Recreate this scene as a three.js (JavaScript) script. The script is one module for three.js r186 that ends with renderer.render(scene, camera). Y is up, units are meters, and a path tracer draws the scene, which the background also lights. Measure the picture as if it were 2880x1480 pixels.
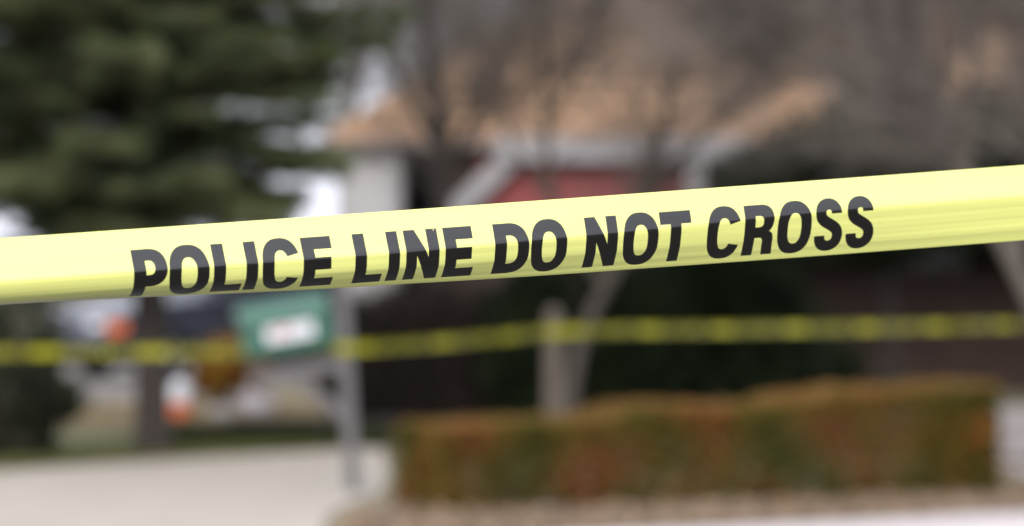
import * as THREE from 'three';
import { mergeGeometries } from 'three/addons/utils/BufferGeometryUtils.js';
import { RoundedBoxGeometry } from 'three/addons/geometries/RoundedBoxGeometry.js';
import { ImprovedNoise } from 'three/addons/math/ImprovedNoise.js';

// ---------------------------------------------------------------- camera, sky, sun, exposure
const scene = new THREE.Scene();
const camera = new THREE.PerspectiveCamera(8.485, 1024 / 526, 0.1, 900);
camera.position.set(0, 1.4, 0);
camera.lookAt(0, 1.4, -10);
camera.focus = 3.29;                                             // the near tape is sharp
camera.userData.fStop = camera.getFocalLength() / 28;          // a 28 mm wide aperture
camera.updateProjectionMatrix();

{ // overcast sky: brighter overhead, no sun disc
  const w = 256, h = 128, a = new Float32Array(w * h * 4), n = new ImprovedNoise();
  for (let j = 0; j < h; j++) for (let i = 0; i < w; i++) {
    const el = (j + 0.5) / h * Math.PI - Math.PI / 2, az = i / w * Math.PI * 2;
    const s = Math.max(0, Math.sin(el));
    const cloud = 1 + 0.06 * n.noise(Math.cos(az) * 2.5 * Math.cos(el), s * 3, Math.sin(az) * 2.5 * Math.cos(el));
    const l = (0.82 + 0.42 * s) * cloud, k = (j * w + i) * 4;
    a[k] = l * 0.955; a[k + 1] = l * 0.975; a[k + 2] = l * 1.085; a[k + 3] = 1;
  }
  const t = new THREE.DataTexture(a, w, h, THREE.RGBAFormat, THREE.FloatType);
  t.mapping = THREE.EquirectangularReflectionMapping; t.magFilter = THREE.LinearFilter; t.minFilter = THREE.LinearFilter;
  t.needsUpdate = true;
  scene.background = t; scene.environment = t;
}
const sun = new THREE.DirectionalLight(0xfff4e6, 1.5);
sun.position.set(-8, 23, 9); sun.target.position.set(0, 0, -22);
sun.castShadow = true; sun.shadow.radius = 45; sun.shadow.mapSize.set(2048, 2048);
Object.assign(sun.shadow.camera, { left: -30, right: 30, top: 40, bottom: -40, near: 0.5, far: 120 });
scene.add(sun, sun.target);
const renderer = new THREE.WebGLRenderer({ antialias: true });
renderer.shadowMap.enabled = true;
renderer.toneMapping = THREE.LinearToneMapping;
renderer.toneMappingExposure = 1.58;

// ---------------------------------------------------------------- helpers
const V = (x, y, z) => new THREE.Vector3(x, y, z);
const rgb = (r, g, b) => new THREE.Color().setRGB(r, g, b);
function rng(seed) { let s = seed >>> 0; return () => { s = (s + 0x6D2B79F5) >>> 0; let t = s; t = Math.imul(t ^ (t >>> 15), t | 1); t ^= t + Math.imul(t ^ (t >>> 7), t | 61); return ((t ^ (t >>> 14)) >>> 0) / 4294967296; }; }
const N3 = new ImprovedNoise();
const noise = (x, y, z) => N3.noise(x, y, z);
const used = {};
function numbered(name) { const n = used[name] = (used[name] ?? -1) + 1; return n ? `${name}_${String(n).padStart(3, '0')}` : name; }
function shadowed(o) { o.traverse((c) => { if (c.isMesh) { c.castShadow = true; c.receiveShadow = true; } }); return o; }
function tag(o, label, category, group) { o.userData.label = label; o.userData.category = category; if (group) o.userData.group = group; return o; }
function thing(name, label, category, [x, y, z] = [0, 0, 0], turn = 0, group) {
  const g = new THREE.Group(); g.name = numbered(name); g.position.set(x, y, z); g.rotation.y = turn; scene.add(g); return tag(g, label, category, group);
}
function part(name, geometry, material, parent, at, rot) {
  const m = new THREE.Mesh(geometry, material); m.name = name;
  if (at) m.position.set(...at);
  if (rot) m.rotation.set(...rot);
  m.castShadow = m.receiveShadow = true; parent.add(m); return m;
}
function structure(name, geometry, material) { const m = part(numbered(name), geometry, material, scene); m.userData.kind = 'structure'; return m; }
const merge = (list) => mergeGeometries(list.map((g) => (g.index ? g.toNonIndexed() : g)), false);
const box = (w, h, d, x = 0, y = 0, z = 0, r = 0.006) => new RoundedBoxGeometry(w, h, d, 2, Math.min(r, w / 2.2, h / 2.2, d / 2.2)).translate(x, y, z);
function noiseTexture(size, f, srgb = true) {       // f(u, v) -> [r, g, b] in linear 0..1, tiles because u and v feed a torus
  const d = new Uint8Array(size * size * 4);
  const enc = (c) => Math.round(255 * (srgb ? (c <= 0.0031308 ? 12.92 * c : 1.055 * c ** (1 / 2.4) - 0.055) : c));
  for (let j = 0; j < size; j++) for (let i = 0; i < size; i++) {
    const c = f(i / size, j / size), k = (j * size + i) * 4;
    for (let q = 0; q < 3; q++) d[k + q] = enc(Math.min(1, Math.max(0, c[q])));
    d[k + 3] = 255;
  }
  const t = new THREE.DataTexture(d, size, size); t.wrapS = t.wrapT = THREE.RepeatWrapping; t.magFilter = THREE.LinearFilter; t.minFilter = THREE.LinearMipmapLinearFilter; t.generateMipmaps = true;
  if (srgb) t.colorSpace = THREE.SRGBColorSpace;
  t.needsUpdate = true; return t;
}
const torus = (u, v, f, s) => { const a = u * Math.PI * 2, b = v * Math.PI * 2, r = f / 6.2832; return noise(Math.cos(a) * r + s, Math.sin(a) * r + Math.cos(b) * r * 0.7 + s * 2, Math.sin(b) * r + s * 3); };
function speckled(base, seed, { coarse = 0.18, fine = 0.25, metres = 2, rough = 0.95, bump = 0.004, tint = [1, 0.97, 0.92] } = {}) {
  const r = rng(seed);
  const map = noiseTexture(256, (u, v) => {
    const k = 1 + coarse * torus(u, v, 6, seed) + coarse * 0.8 * torus(u, v, 17, seed + 9) + fine * (r() - 0.5);
    const q = torus(u, v, 9, seed + 31);
    return base.map((c, i) => c * k * (q > 0 ? 1 + (tint[i] - 1) * q * 2 : 1));
  });
  map.repeat.set(1 / metres, 1 / metres);
  const r2 = rng(seed + 5);
  const b = noiseTexture(256, (u, v) => { const k = 0.5 + 0.25 * torus(u, v, 20, seed + 3) + 0.4 * (r2() - 0.5); return [k, k, k]; }, false);
  b.repeat.set(1 / metres, 1 / metres);
  return new THREE.MeshStandardMaterial({ map, roughness: rough, bumpMap: b, bumpScale: bump });
}
const plain = (r, g, b, roughness = 0.8, metalness = 0) => new THREE.MeshStandardMaterial({ color: rgb(r, g, b), roughness, metalness });
// a level sheet from corners given as [x, distance in front of the camera]
function sheet(corners, y) {
  const s = new THREE.Shape(corners.map(([x, d]) => new THREE.Vector2(x, d)));
  const g = new THREE.ShapeGeometry(s); g.rotateX(-Math.PI / 2); g.translate(0, y, 0); return g;   // (x, d) -> (x, y, -d)
}
function tube(points, r0, r1, sides = 7, rings = 10) {       // a tapered limb through points
  const c = new THREE.CatmullRomCurve3(points.map((p) => (p.isVector3 ? p : V(...p)))), pos = [], nor = [], uv = [], idx = [];
  const fr = c.computeFrenetFrames(rings, false), len = c.getLength();
  for (let i = 0; i <= rings; i++) {
    const p = c.getPointAt(i / rings), r = r0 + (r1 - r0) * i / rings;
    for (let j = 0; j <= sides; j++) {
      const a = j / sides * Math.PI * 2, n = fr.normals[i].clone().multiplyScalar(Math.cos(a)).addScaledVector(fr.binormals[i], Math.sin(a));
      const k = r * (1 + 0.08 * Math.sin(j * 2.4 + i * 1.3) * (j < sides ? 1 : 0));
      pos.push(p.x + n.x * k, p.y + n.y * k, p.z + n.z * k); nor.push(n.x, n.y, n.z); uv.push(j / sides * r0 * 6.3, i / rings * len);
    }
  }
  for (let i = 0; i < rings; i++) for (let j = 0; j < sides; j++) { const a = i * (sides + 1) + j, b = a + sides + 1; idx.push(a, a + 1, b, b, a + 1, b + 1); }
  const g = new THREE.BufferGeometry();
  g.setAttribute('position', new THREE.Float32BufferAttribute(pos, 3)); g.setAttribute('normal', new THREE.Float32BufferAttribute(nor, 3)); g.setAttribute('uv', new THREE.Float32BufferAttribute(uv, 2)); g.setIndex(idx);
  return g;
}
class Tris {                                                  // coloured loose triangles: leaves, needles, twigs
  constructor() { this.p = []; this.c = []; }
  tri(a, b, c, col) { this.p.push(a.x, a.y, a.z, b.x, b.y, b.z, c.x, c.y, c.z); for (let i = 0; i < 3; i++) this.c.push(col[0], col[1], col[2]); }
  leaf(o, dir, side, len, wid, col) {                         // a folded pointed leaf of two triangles
    const tip = o.clone().addScaledVector(dir, len), up = dir.clone().cross(side).multiplyScalar(wid * 0.35);
    const m = o.clone().addScaledVector(dir, len * 0.45);
    const l = m.clone().addScaledVector(side, -wid / 2).add(up), r = m.clone().addScaledVector(side, wid / 2).add(up);
    this.tri(o, l, tip, col); this.tri(o, tip, r, col);
  }
  twig(a, b, r0, r1, col) {                                   // a three-sided tapering twig
    const d = b.clone().sub(a).normalize(), s = Math.abs(d.y) < 0.9 ? V(0, 1, 0) : V(1, 0, 0), u = d.clone().cross(s).normalize(), w = d.clone().cross(u);
    const A = [], B = [];
    for (let i = 0; i < 3; i++) { const t = i * 2.0944, o = u.clone().multiplyScalar(Math.cos(t)).addScaledVector(w, Math.sin(t)); A.push(a.clone().addScaledVector(o, r0)); B.push(b.clone().addScaledVector(o, r1)); }
    for (let i = 0; i < 3; i++) { const j = (i + 1) % 3; this.tri(A[i], A[j], B[i], col); this.tri(B[i], A[j], B[j], col); }
  }
  build() {
    const g = new THREE.BufferGeometry();
    g.setAttribute('position', new THREE.Float32BufferAttribute(this.p, 3)); g.setAttribute('color', new THREE.Float32BufferAttribute(this.c, 3)); g.computeVertexNormals(); return g;
  }
}
const leafMaterial = new THREE.MeshPhysicalMaterial({ vertexColors: true, roughness: 0.8, specularIntensity: 0.25, side: THREE.DoubleSide });
const twigMaterial = new THREE.MeshPhysicalMaterial({ vertexColors: true, roughness: 0.95, specularIntensity: 0.25, side: THREE.DoubleSide });
const mixed = (a, b, t) => a.map((c, i) => c + (b[i] - c) * t);
const randomDir = (r) => { const z = r() * 2 - 1, a = r() * 6.2832, k = Math.sqrt(1 - z * z); return V(Math.cos(a) * k, z, Math.sin(a) * k); };
const sideOf = (d, r) => { let s = d.clone().cross(randomDir(r)); if (s.lengthSq() < 1e-4) s = V(1, 0, 0); return s.normalize(); };

// ---------------------------------------------------------------- the setting
const asphalt = speckled([0.078, 0.076, 0.073], 11, { coarse: 0.12, fine: 0.5, metres: 1.4, bump: 0.006 });
const concrete = speckled([0.3306, 0.3001, 0.2566], 12, { coarse: 0.1, fine: 0.14, metres: 3, bump: 0.002 });
const paleConcrete = speckled([0.45, 0.41, 0.41], 13, { coarse: 0.07, fine: 0.12, metres: 2.2, bump: 0.002 });
const dirt = speckled([0.1436, 0.1201, 0.1001], 14, { coarse: 0.35, fine: 0.4, metres: 1.7, bump: 0.02 });
const dryGrass = speckled([0.174, 0.1436, 0.0914], 15, { coarse: 0.3, fine: 0.4, metres: 2.6, bump: 0.02, tint: [0.6525, 0.8265, 0.522] });
const greenGrass = speckled([0.1044, 0.1131, 0.0478], 16, { coarse: 0.3, fine: 0.4, metres: 1.6, bump: 0.02 });
const mulch = speckled([0.0653, 0.0478, 0.0365], 17, { coarse: 0.4, fine: 0.6, metres: 1.1, bump: 0.03 });

// the street runs a little away from the camera towards the right: line of the pavement's far edge and its kerb
const edgeD = (x) => 18.5 + 0.64 * (x - 0.87), kerbD = (x) => edgeD(x) - 1.75;
structure('ground', sheet([[-300, kerbD(-300)], [300, kerbD(300)], [300, 420], [-300, 420]], 0), dryGrass);
structure('road', sheet([[-300, kerbD(-300) + 2], [-300, -150], [300, -150], [300, kerbD(300) + 2]], -0.125), asphalt);
{ // kerb of separate stones along the pavement
  const kerb = structure('kerb', sheet([[-12, kerbD(-12) + 0.001], [14, kerbD(14) + 0.001], [14, kerbD(14) + 0.02], [-12, kerbD(-12) + 0.02]], 0.002), paleConcrete);
  const stone = box(1.18, 0.22, 0.17, 0, 0, 0, 0.02), turn = Math.atan(0.64), c = Math.cos(turn), s = Math.sin(turn);
  for (let k = 0; k < 22; k++) { const x = -12 + k * 1.2 * c, d = kerbD(x); part('kerb_stone', stone, paleConcrete, kerb, [x, -0.085, -(d - 0.1)], [0, turn, 0]); }
}
structure('pavement', sheet([[-12, kerbD(-12) - 0.02], [14, kerbD(14) - 0.02], [14, edgeD(14)], [-12, edgeD(-12)]], 0.012), paleConcrete);
structure('driveway', sheet([[-0.95, edgeD(-0.95)], [-1.02, 19.6], [-0.92, 20.6], [-0.8, 21.6], [-0.8, 23.2], [-0.98, 26.7], [-2.67, 24.9], [-3.42, 23.7], [-6.5, 21.4], [-9, 18], [-9, edgeD(-9)]], 0.006), concrete);
structure('garden_path', sheet([[3.35, 22.6], [3.6, 33.5], [8, 36], [8, 22]], 0.006), speckled([0.285, 0.25, 0.235], 21, { coarse: 0.1, fine: 0.15, metres: 2.4, bump: 0.002 }));
structure('planting_bed', sheet([[-0.9, 19.25], [-0.75, 20.3], [-0.68, 22.5], [3.3, 23.5], [3.3, 22.2], [4.6, 22], [4.6, 21.05], [2.9, 20.12], [0.9, 19.0], [-0.5, 18.3]], 0.009), dirt);
structure('lawn', sheet([[-1.2, 27.1], [-2.7, 25.2], [-3.5, 24], [-6.6, 21.8], [-9, 22], [-9, 30], [-3, 30], [-1.5, 29.3]], 0.005), greenGrass);
structure('foundation_bed', sheet([[-1.0, 28.1], [-2.75, 27.7], [-2.75, 28.5], [-1.2, 29.3], [-1.2, 36], [3.4, 36], [3.3, 26], [2.5, 25.6], [-0.3, 25.6]], 0.008), mulch);
structure('tree_bed', new THREE.CircleGeometry(0.75, 28).rotateX(-Math.PI / 2).translate(4.15, 0.0105, -25), mulch);
structure('side_street', sheet([[-40, 36], [-2.6, 36], [-2.6, 52], [-40, 60]], 0.004), speckled([0.1479, 0.1348, 0.1218], 22, { coarse: 0.12, fine: 0.3, metres: 2, bump: 0.004 }));

// ---------------------------------------------------------------- lettering used on the tapes (drawn in millimetres, cap height 51)
const H = 51.2;
function superArc(p, cx, cy, rx, ry, a0, a1, n, first) {
  const e = 2 / 2.45;
  for (let i = 0; i <= n; i++) {
    const a = a0 + (a1 - a0) * i / n, c = Math.cos(a), s = Math.sin(a);
    const x = cx + rx * Math.sign(c) * Math.abs(c) ** e, y = cy + ry * Math.sign(s) * Math.abs(s) ** e;
    if (i === 0 && first) p.moveTo(x, y); else p.lineTo(x, y);
  }
}
const poly = (c, pts) => { c.moveTo(...pts[0]); for (const q of pts.slice(1)) c.lineTo(...q); c.closePath(); };
const glyph = {
  I(c) { poly(c, [[0, 0], [11, 0], [11, H], [0, H]]); },
  L(c) { poly(c, [[0, 0], [11.2, 0], [11.2, 40.6], [27.6, 40.6], [27.6, H], [0, H]]); },
  E(c) { poly(c, [[0, 0], [28.8, 0], [28.8, 11.8], [11.4, 11.8], [11.4, 19.8], [26.8, 19.8], [26.8, 31.2], [11.4, 31.2], [11.4, 40.4], [29.8, 40.4], [29.8, H], [0, H]]); },
  N(c) { poly(c, [[0, 0], [11, 0], [22.6, 27], [22.6, 0], [33.4, 0], [33.4, H], [22.4, H], [10.8, 24.4], [10.8, H], [0, H]]); },
  T(c) { poly(c, [[0, 0], [33.2, 0], [33.2, 12.2], [22.2, 12.2], [22.2, H], [11, H], [11, 12.2], [0, 12.2]]); },
  O(c) { superArc(c, 18.7, 25.6, 18.7, 26.9, 0, Math.PI * 2, 64, true); c.closePath(); superArc(c, 18.7, 26.2, 7.6, 15.6, Math.PI * 2, 0, 48, true); c.closePath(); },
  C(c) {
    superArc(c, 18.4, 25.6, 18.2, 26.9, -0.36, -Math.PI * 2 + 0.42, 64, true);
    superArc(c, 18.4, 26.2, 7.0, 15.8, -Math.PI * 2 + 0.62, -0.56, 48, false); c.closePath();
  },
  P(c) {
    c.moveTo(0, 0); c.lineTo(15, 0); c.bezierCurveTo(26, 0, 31.4, 6.5, 31.4, 17.6); c.bezierCurveTo(31.4, 29, 26, 35.6, 15, 35.6); c.lineTo(11.3, 35.6); c.lineTo(11.3, H); c.lineTo(0, H); c.closePath();
    c.moveTo(11.3, 11); c.lineTo(11.3, 24.4); c.lineTo(14.5, 24.4); c.bezierCurveTo(18.6, 24.4, 20, 21.8, 20, 17.7); c.bezierCurveTo(20, 13.6, 18.6, 11, 14.5, 11); c.closePath();
  },
  D(c) {
    c.moveTo(0, 0); c.lineTo(15.5, 0); c.bezierCurveTo(29, 0, 35.2, 8, 35.2, 25.6); c.bezierCurveTo(35.2, 43.2, 29, H, 15.5, H); c.lineTo(0, H); c.closePath();
    c.moveTo(12, 11.6); c.lineTo(12, 39.6); c.lineTo(14.5, 39.6); c.bezierCurveTo(21, 39.6, 23.8, 36, 23.8, 25.6); c.bezierCurveTo(23.8, 15.2, 21, 11.6, 14.5, 11.6); c.closePath();
  },
  R(c) {
    c.moveTo(0, 0); c.lineTo(19, 0); c.bezierCurveTo(28.5, 0, 32, 5.4, 32, 13.2); c.bezierCurveTo(32, 20, 30, 24.4, 26.8, 26.4); c.bezierCurveTo(30.8, 28, 31.6, 31, 31.7, 35.6); c.bezierCurveTo(31.8, 42, 32, 46, 33, H); c.lineTo(21.6, H);
    c.bezierCurveTo(20.8, 47, 20.8, 43, 20.6, 38.4); c.bezierCurveTo(20.5, 34, 19.4, 32.6, 16, 32.6); c.lineTo(11.4, 32.6); c.lineTo(11.4, H); c.lineTo(0, H); c.closePath();
    c.moveTo(11.4, 10.8); c.lineTo(11.4, 22); c.lineTo(16, 22); c.bezierCurveTo(19.4, 22, 20.8, 20.2, 20.8, 16.4); c.bezierCurveTo(20.8, 12.6, 19.4, 10.8, 16, 10.8); c.closePath();
  },
};
function drawS(c) {
  c.beginPath(); c.moveTo(23, 13.9); c.bezierCurveTo(23, 7.4, 19.4, 4.3, 14.6, 4.3); c.bezierCurveTo(8.8, 4.3, 5.6, 7.8, 5.6, 12.6); c.bezierCurveTo(5.6, 19.4, 10.6, 21.6, 15.6, 24.4);
  c.bezierCurveTo(21, 27.4, 25.4, 30, 25.4, 36.8); c.bezierCurveTo(25.4, 43.4, 21.2, 47, 15.4, 47); c.bezierCurveTo(9.2, 47, 5.6, 43, 5.6, 36); c.lineWidth = 11.2; c.stroke();
}
const words = [['P', -376.4], ['O', -343.4], ['L', -301.6], ['I', -270.8], ['C', -255.6], ['E', -215.8], ['L', -165.2], ['I', -132.1], ['N', -114.6], ['E', -74.9], ['D', -24.2], ['O', 13.2], ['N', 70.6], ['O', 110.1], ['T', 149.7], ['C', 200.2], ['R', 241], ['O', 277.4], ['S', 319.2], ['S', 354.3]];
const TAPE_W = 0.0775;
function tapeTexture(letters, origin, period, stretch, seed, yellow, ink, tall = 1, from = 0.255) {   // period in millimetres
  const w = 2048, h = 256, cv = document.createElement('canvas'); cv.width = w; cv.height = h;
  const c = cv.getContext('2d'), r = rng(seed);
  c.fillStyle = yellow; c.fillRect(0, 0, w, h);
  for (let k = 0; k < 260; k++) { c.fillStyle = r() < 0.5 ? `rgba(255,255,170,${0.03 + r() * 0.05})` : `rgba(190,180,40,${0.02 + r() * 0.035})`; c.fillRect(r() * w - 200, r() * h, 120 + r() * 700, 0.6 + r() * 2); }   // grain of the drawn film
  c.save(); c.scale(w / period, h / (TAPE_W * 1000)); c.fillStyle = c.strokeStyle = ink;
  for (const [ch, x] of letters) {
    c.save(); c.translate((x - origin) * stretch, from * TAPE_W * 1000); c.scale(stretch, tall);
    if (ch === 'S') drawS(c); else { c.beginPath(); glyph[ch](c); c.fill('evenodd'); }
    c.restore();
  }
  c.restore();
  // rubbed and unevenly printed ink: fine streaks along the film and pinholes that let the yellow through
  for (let k = 0; k < 900; k++) { c.fillStyle = r() < 0.7 ? `rgba(96,92,52,${0.03 + r() * 0.08})` : `rgba(0,0,0,${0.03 + r() * 0.03})`; const x = r() * w, y = r() * h; const d = c.getImageData(Math.min(w - 1, x | 0), Math.min(h - 1, y | 0), 1, 1).data; if (d[0] < 120) c.fillRect(x, y, 6 + r() * 46, 0.7 + r() * 1.1); }
  for (let k = 0; k < 260; k++) { const x = r() * w, y = r() * h, d = c.getImageData(x | 0, y | 0, 1, 1).data; if (d[0] < 120) { c.fillStyle = `rgba(200,196,90,${0.12 + r() * 0.25})`; c.fillRect(x, y, 0.8, 0.8); } }
  if (origin < -400) { c.fillStyle = 'rgb(245,243,190)'; c.fillRect((-84.3 - origin) / period * w, 0.262 * h, 1.6, 5); c.fillRect((-85.2 - origin) / period * w, 0.262 * h, 1.4, 2.5); }   // the nick in the ink of the N
  const t = new THREE.CanvasTexture(cv); t.colorSpace = THREE.SRGBColorSpace; t.wrapS = THREE.RepeatWrapping; t.anisotropy = 8; t.flipY = false; return t;
}

// ---------------------------------------------------------------- the tape in the foreground
const lerp = (x, xs, ys) => { if (x <= xs[0]) return ys[0]; for (let i = 1; i < xs.length; i++) if (x <= xs[i]) { const t = (x - xs[i - 1]) / (xs[i] - xs[i - 1]), s = t * t * (3 - 2 * t); return ys[i - 1] + (ys[i] - ys[i - 1]) * (0.5 * t + 0.5 * s); } return ys[ys.length - 1]; };
{
  // The film hangs from its upper edge line and is curled: a flat upper band that leans to the sky, a soft crease, then a lower band that rolls under, more so to the left.
  const a = 0.46, L = Math.hypot(1, a), nx = 700, ns = 140, pos = [], uv = [], idx = [];
  const period = 1.0, origin = -0.47;
  for (let i = 0; i <= nx; i++) {
    const X = -3 + 6 * i / nx, Y = 0.00324 * X * X + 0.07927 * X + 1.45644, D = 3.3 + a * X;
    const slope = 0.00648 * X + 0.07927;
    const d = V(1, slope, -a).normalize(), n = V(a, 0, 1).normalize(), v = n.clone().cross(d).normalize();
    const crease = lerp(X, [-0.45, -0.14, 0.087, 0.335, 0.51], [0.505, 0.515, 0.473, 0.403, 0.395]);
    const upper = lerp(X, [-0.45, -0.237, -0.14, -0.017, 0.152, 0.51], [21, 20.7, 19, 15, 10.5, 10]);
    const under = lerp(X, [-0.9, -0.45, -0.14, 0.087, 0.335, 0.51], [-99, -95, -64, -48, -33, -25]);
    const p = V(X, Y, -D);
    for (let j = 0; j <= ns; j++) {
      const s = j / ns;
      pos.push(p.x, p.y, p.z); uv.push((X * L - origin) / period, s);
      const sm = s + 0.5 / ns, wd = 0.045;
      let t = Math.min(1, Math.max(0, (sm - crease + wd) / (2 * wd))); t = t * t * (3 - 2 * t);
      const low = -8 + (under + 8) * Math.min(1, Math.max(0, (sm - crease) / (1 - crease)));
      // slight lengthwise ripples of the stretched film
      const rip = 7 * noise(X * 1.6 + 3, sm * 9, 1.3) + 3.2 * noise(X * 2.4, sm * 24, 7.7) * (sm > 0.2 ? 1 : sm * 5) + 2.2 * noise(X * 4, sm * 42, 2.2) + 1.5 * noise(X * 7, sm * 75, 6.1);
      const ph = THREE.MathUtils.degToRad(upper * (1 - t) + low * t + rip * (0.5 + 0.5 * Math.min(1, Math.max(0, (sm - 0.15) * 4)) + 0.7 * t));
      p.addScaledVector(v, -Math.cos(ph) * TAPE_W / ns).addScaledVector(n, Math.sin(ph) * TAPE_W / ns);
    }
  }
  for (let i = 0; i < nx; i++) for (let j = 0; j < ns; j++) { const k = i * (ns + 1) + j, m = k + ns + 1; idx.push(k, k + 1, m, m, k + 1, m + 1); }
  const g = new THREE.BufferGeometry();
  g.setAttribute('position', new THREE.Float32BufferAttribute(pos, 3)); g.setAttribute('uv', new THREE.Float32BufferAttribute(uv, 2)); g.setIndex(idx); g.computeVertexNormals();
  const map = tapeTexture(words, origin * 1000, period * 1000, 1, 51, 'rgb(244,249,146)', 'rgb(13,12,6)');
  const m = new THREE.MeshPhysicalMaterial({ map, roughness: 0.16, ior: 1.5, clearcoat: 0.85, clearcoatRoughness: 0.16, side: THREE.DoubleSide });
  tag(part(numbered('barricade_tape'), g, m, scene), 'sharp yellow tape in front reading POLICE LINE DO NOT CROSS', 'tape');
}

// ---------------------------------------------------------------- mailbox on its leaning post
const greyWood = speckled([0.1436, 0.1392, 0.1462], 31, { coarse: 0.2, fine: 0.15, metres: 0.5, rough: 0.85, bump: 0.002 });
const stakeWood = speckled([0.1087, 0.0914, 0.0713], 32, { coarse: 0.2, fine: 0.15, metres: 0.4, rough: 0.85, bump: 0.002 });
{
  const post = thing('mailbox_post', 'grey wooden mailbox post leaning left beside the driveway', 'post', [-0.965, 0, -21.58]);
  post.rotation.z = 0.055;
  part('post', box(0.082, 1.38, 0.082, 0, 0.65, 0), greyWood, post);
  part('arm', box(0.56, 0.085, 0.085, -0.24, 0.79, 0), greyWood, post, null, [0, 0, 0.1]);
  part('brace', box(0.5, 0.07, 0.07), greyWood, post, [-0.2, 0.62, 0.002], [0, 0, -0.72]);
  part('cap', box(0.115, 0.025, 0.115, 0, 1.352, 0), greyWood, post);

  const mb = thing('mailbox', 'green mailbox with a white and red decal on its side', 'mailbox', [-1.345, 0.875, -21.58]);
  mb.rotation.z = 0.17; mb.rotation.y = 0.12;
  const w = 0.1, sh = new THREE.Shape(); sh.moveTo(-w, 0); sh.lineTo(w, 0); sh.lineTo(w, 0.2); sh.absarc(0, 0.2, w, 0, Math.PI, false); sh.lineTo(-w, 0);
  const green = new THREE.MeshPhysicalMaterial({ color: rgb(0.028, 0.115, 0.082), roughness: 0.45, clearcoat: 0.3, clearcoatRoughness: 0.3 });
  const body = new THREE.ExtrudeGeometry(sh, { depth: 0.52, bevelEnabled: true, bevelSize: 0.006, bevelThickness: 0.006, bevelSegments: 2, curveSegments: 20 }); body.translate(0, 0, -0.26); body.rotateY(Math.PI / 2);
  part('body', body, green, mb);
  const doorShape = sh.clone(), door = new THREE.ExtrudeGeometry(doorShape, { depth: 0.012, bevelEnabled: true, bevelSize: 0.009, bevelThickness: 0.004, bevelSegments: 2, curveSegments: 20 }); door.rotateY(-Math.PI / 2); door.translate(-0.268, 0, 0);
  const dp = part('door', door, green, mb);
  part('handle', box(0.02, 0.03, 0.05, -0.292, 0.26, 0), plain(0.5, 0.5, 0.5, 0.4, 0.8), dp);
  const fl = part('flag', merge([box(0.014, 0.012, 0.2, 0.1, 0.2, 0), box(0.06, 0.05, 0.006, 0.15, 0.215, -0.1)]), plain(0.5, 0.04, 0.03, 0.5), mb, [0, 0, -0.006]);
  fl.rotation.y = 0;
  const cv = document.createElement('canvas'); cv.width = 256; cv.height = 112; const c = cv.getContext('2d');
  c.fillStyle = 'rgb(226,226,232)'; c.fillRect(0, 0, 256, 112);
  c.fillStyle = 'rgb(176,52,58)'; for (const [x, y, rx, ry, a] of [[84, 34, 34, 17, -0.35], [118, 58, 22, 9, 0.5], [66, 66, 16, 8, 0.2]]) { c.beginPath(); c.ellipse(x, y, rx, ry, a, 0, 7); c.fill(); }
  c.fillStyle = 'rgb(168,176,186)'; for (const [x, y, rx, ry] of [[178, 48, 30, 10], [200, 70, 24, 7]]) { c.beginPath(); c.ellipse(x, y, rx, ry, -0.15, 0, 7); c.fill(); }
  const t = new THREE.CanvasTexture(cv); t.colorSpace = THREE.SRGBColorSpace;
  const plate = new THREE.PlaneGeometry(0.29, 0.09); plate.translate(0.005, 0.108, w + 0.0085);
  tag(part('decal', plate, new THREE.MeshStandardMaterial({ map: t, roughness: 0.5 }), mb), 'white decal with red marks').userData.category = undefined;
  delete mb.children[mb.children.length - 1].userData.category;
}
{
  const st = thing('wooden_stake', 'pale wooden post behind the hedge with tape tied round it', 'stake', [0.27, 0, -23]);
  const g = new THREE.CylinderGeometry(0.058, 0.066, 1.09, 10, 6); g.translate(0, 0.545, 0);
  const p = g.attributes.position; for (let i = 0; i < p.count; i++) { const k = 1 + 0.06 * noise(p.getX(i) * 30, p.getY(i) * 4, p.getZ(i) * 30); p.setX(i, p.getX(i) * k); p.setZ(i, p.getZ(i) * k); } g.computeVertexNormals();
  part('shaft', g, stakeWood, st);
  part('tip', new THREE.ConeGeometry(0.057, 0.03, 10).translate(0, 1.103, 0), stakeWood, st);
}

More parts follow.
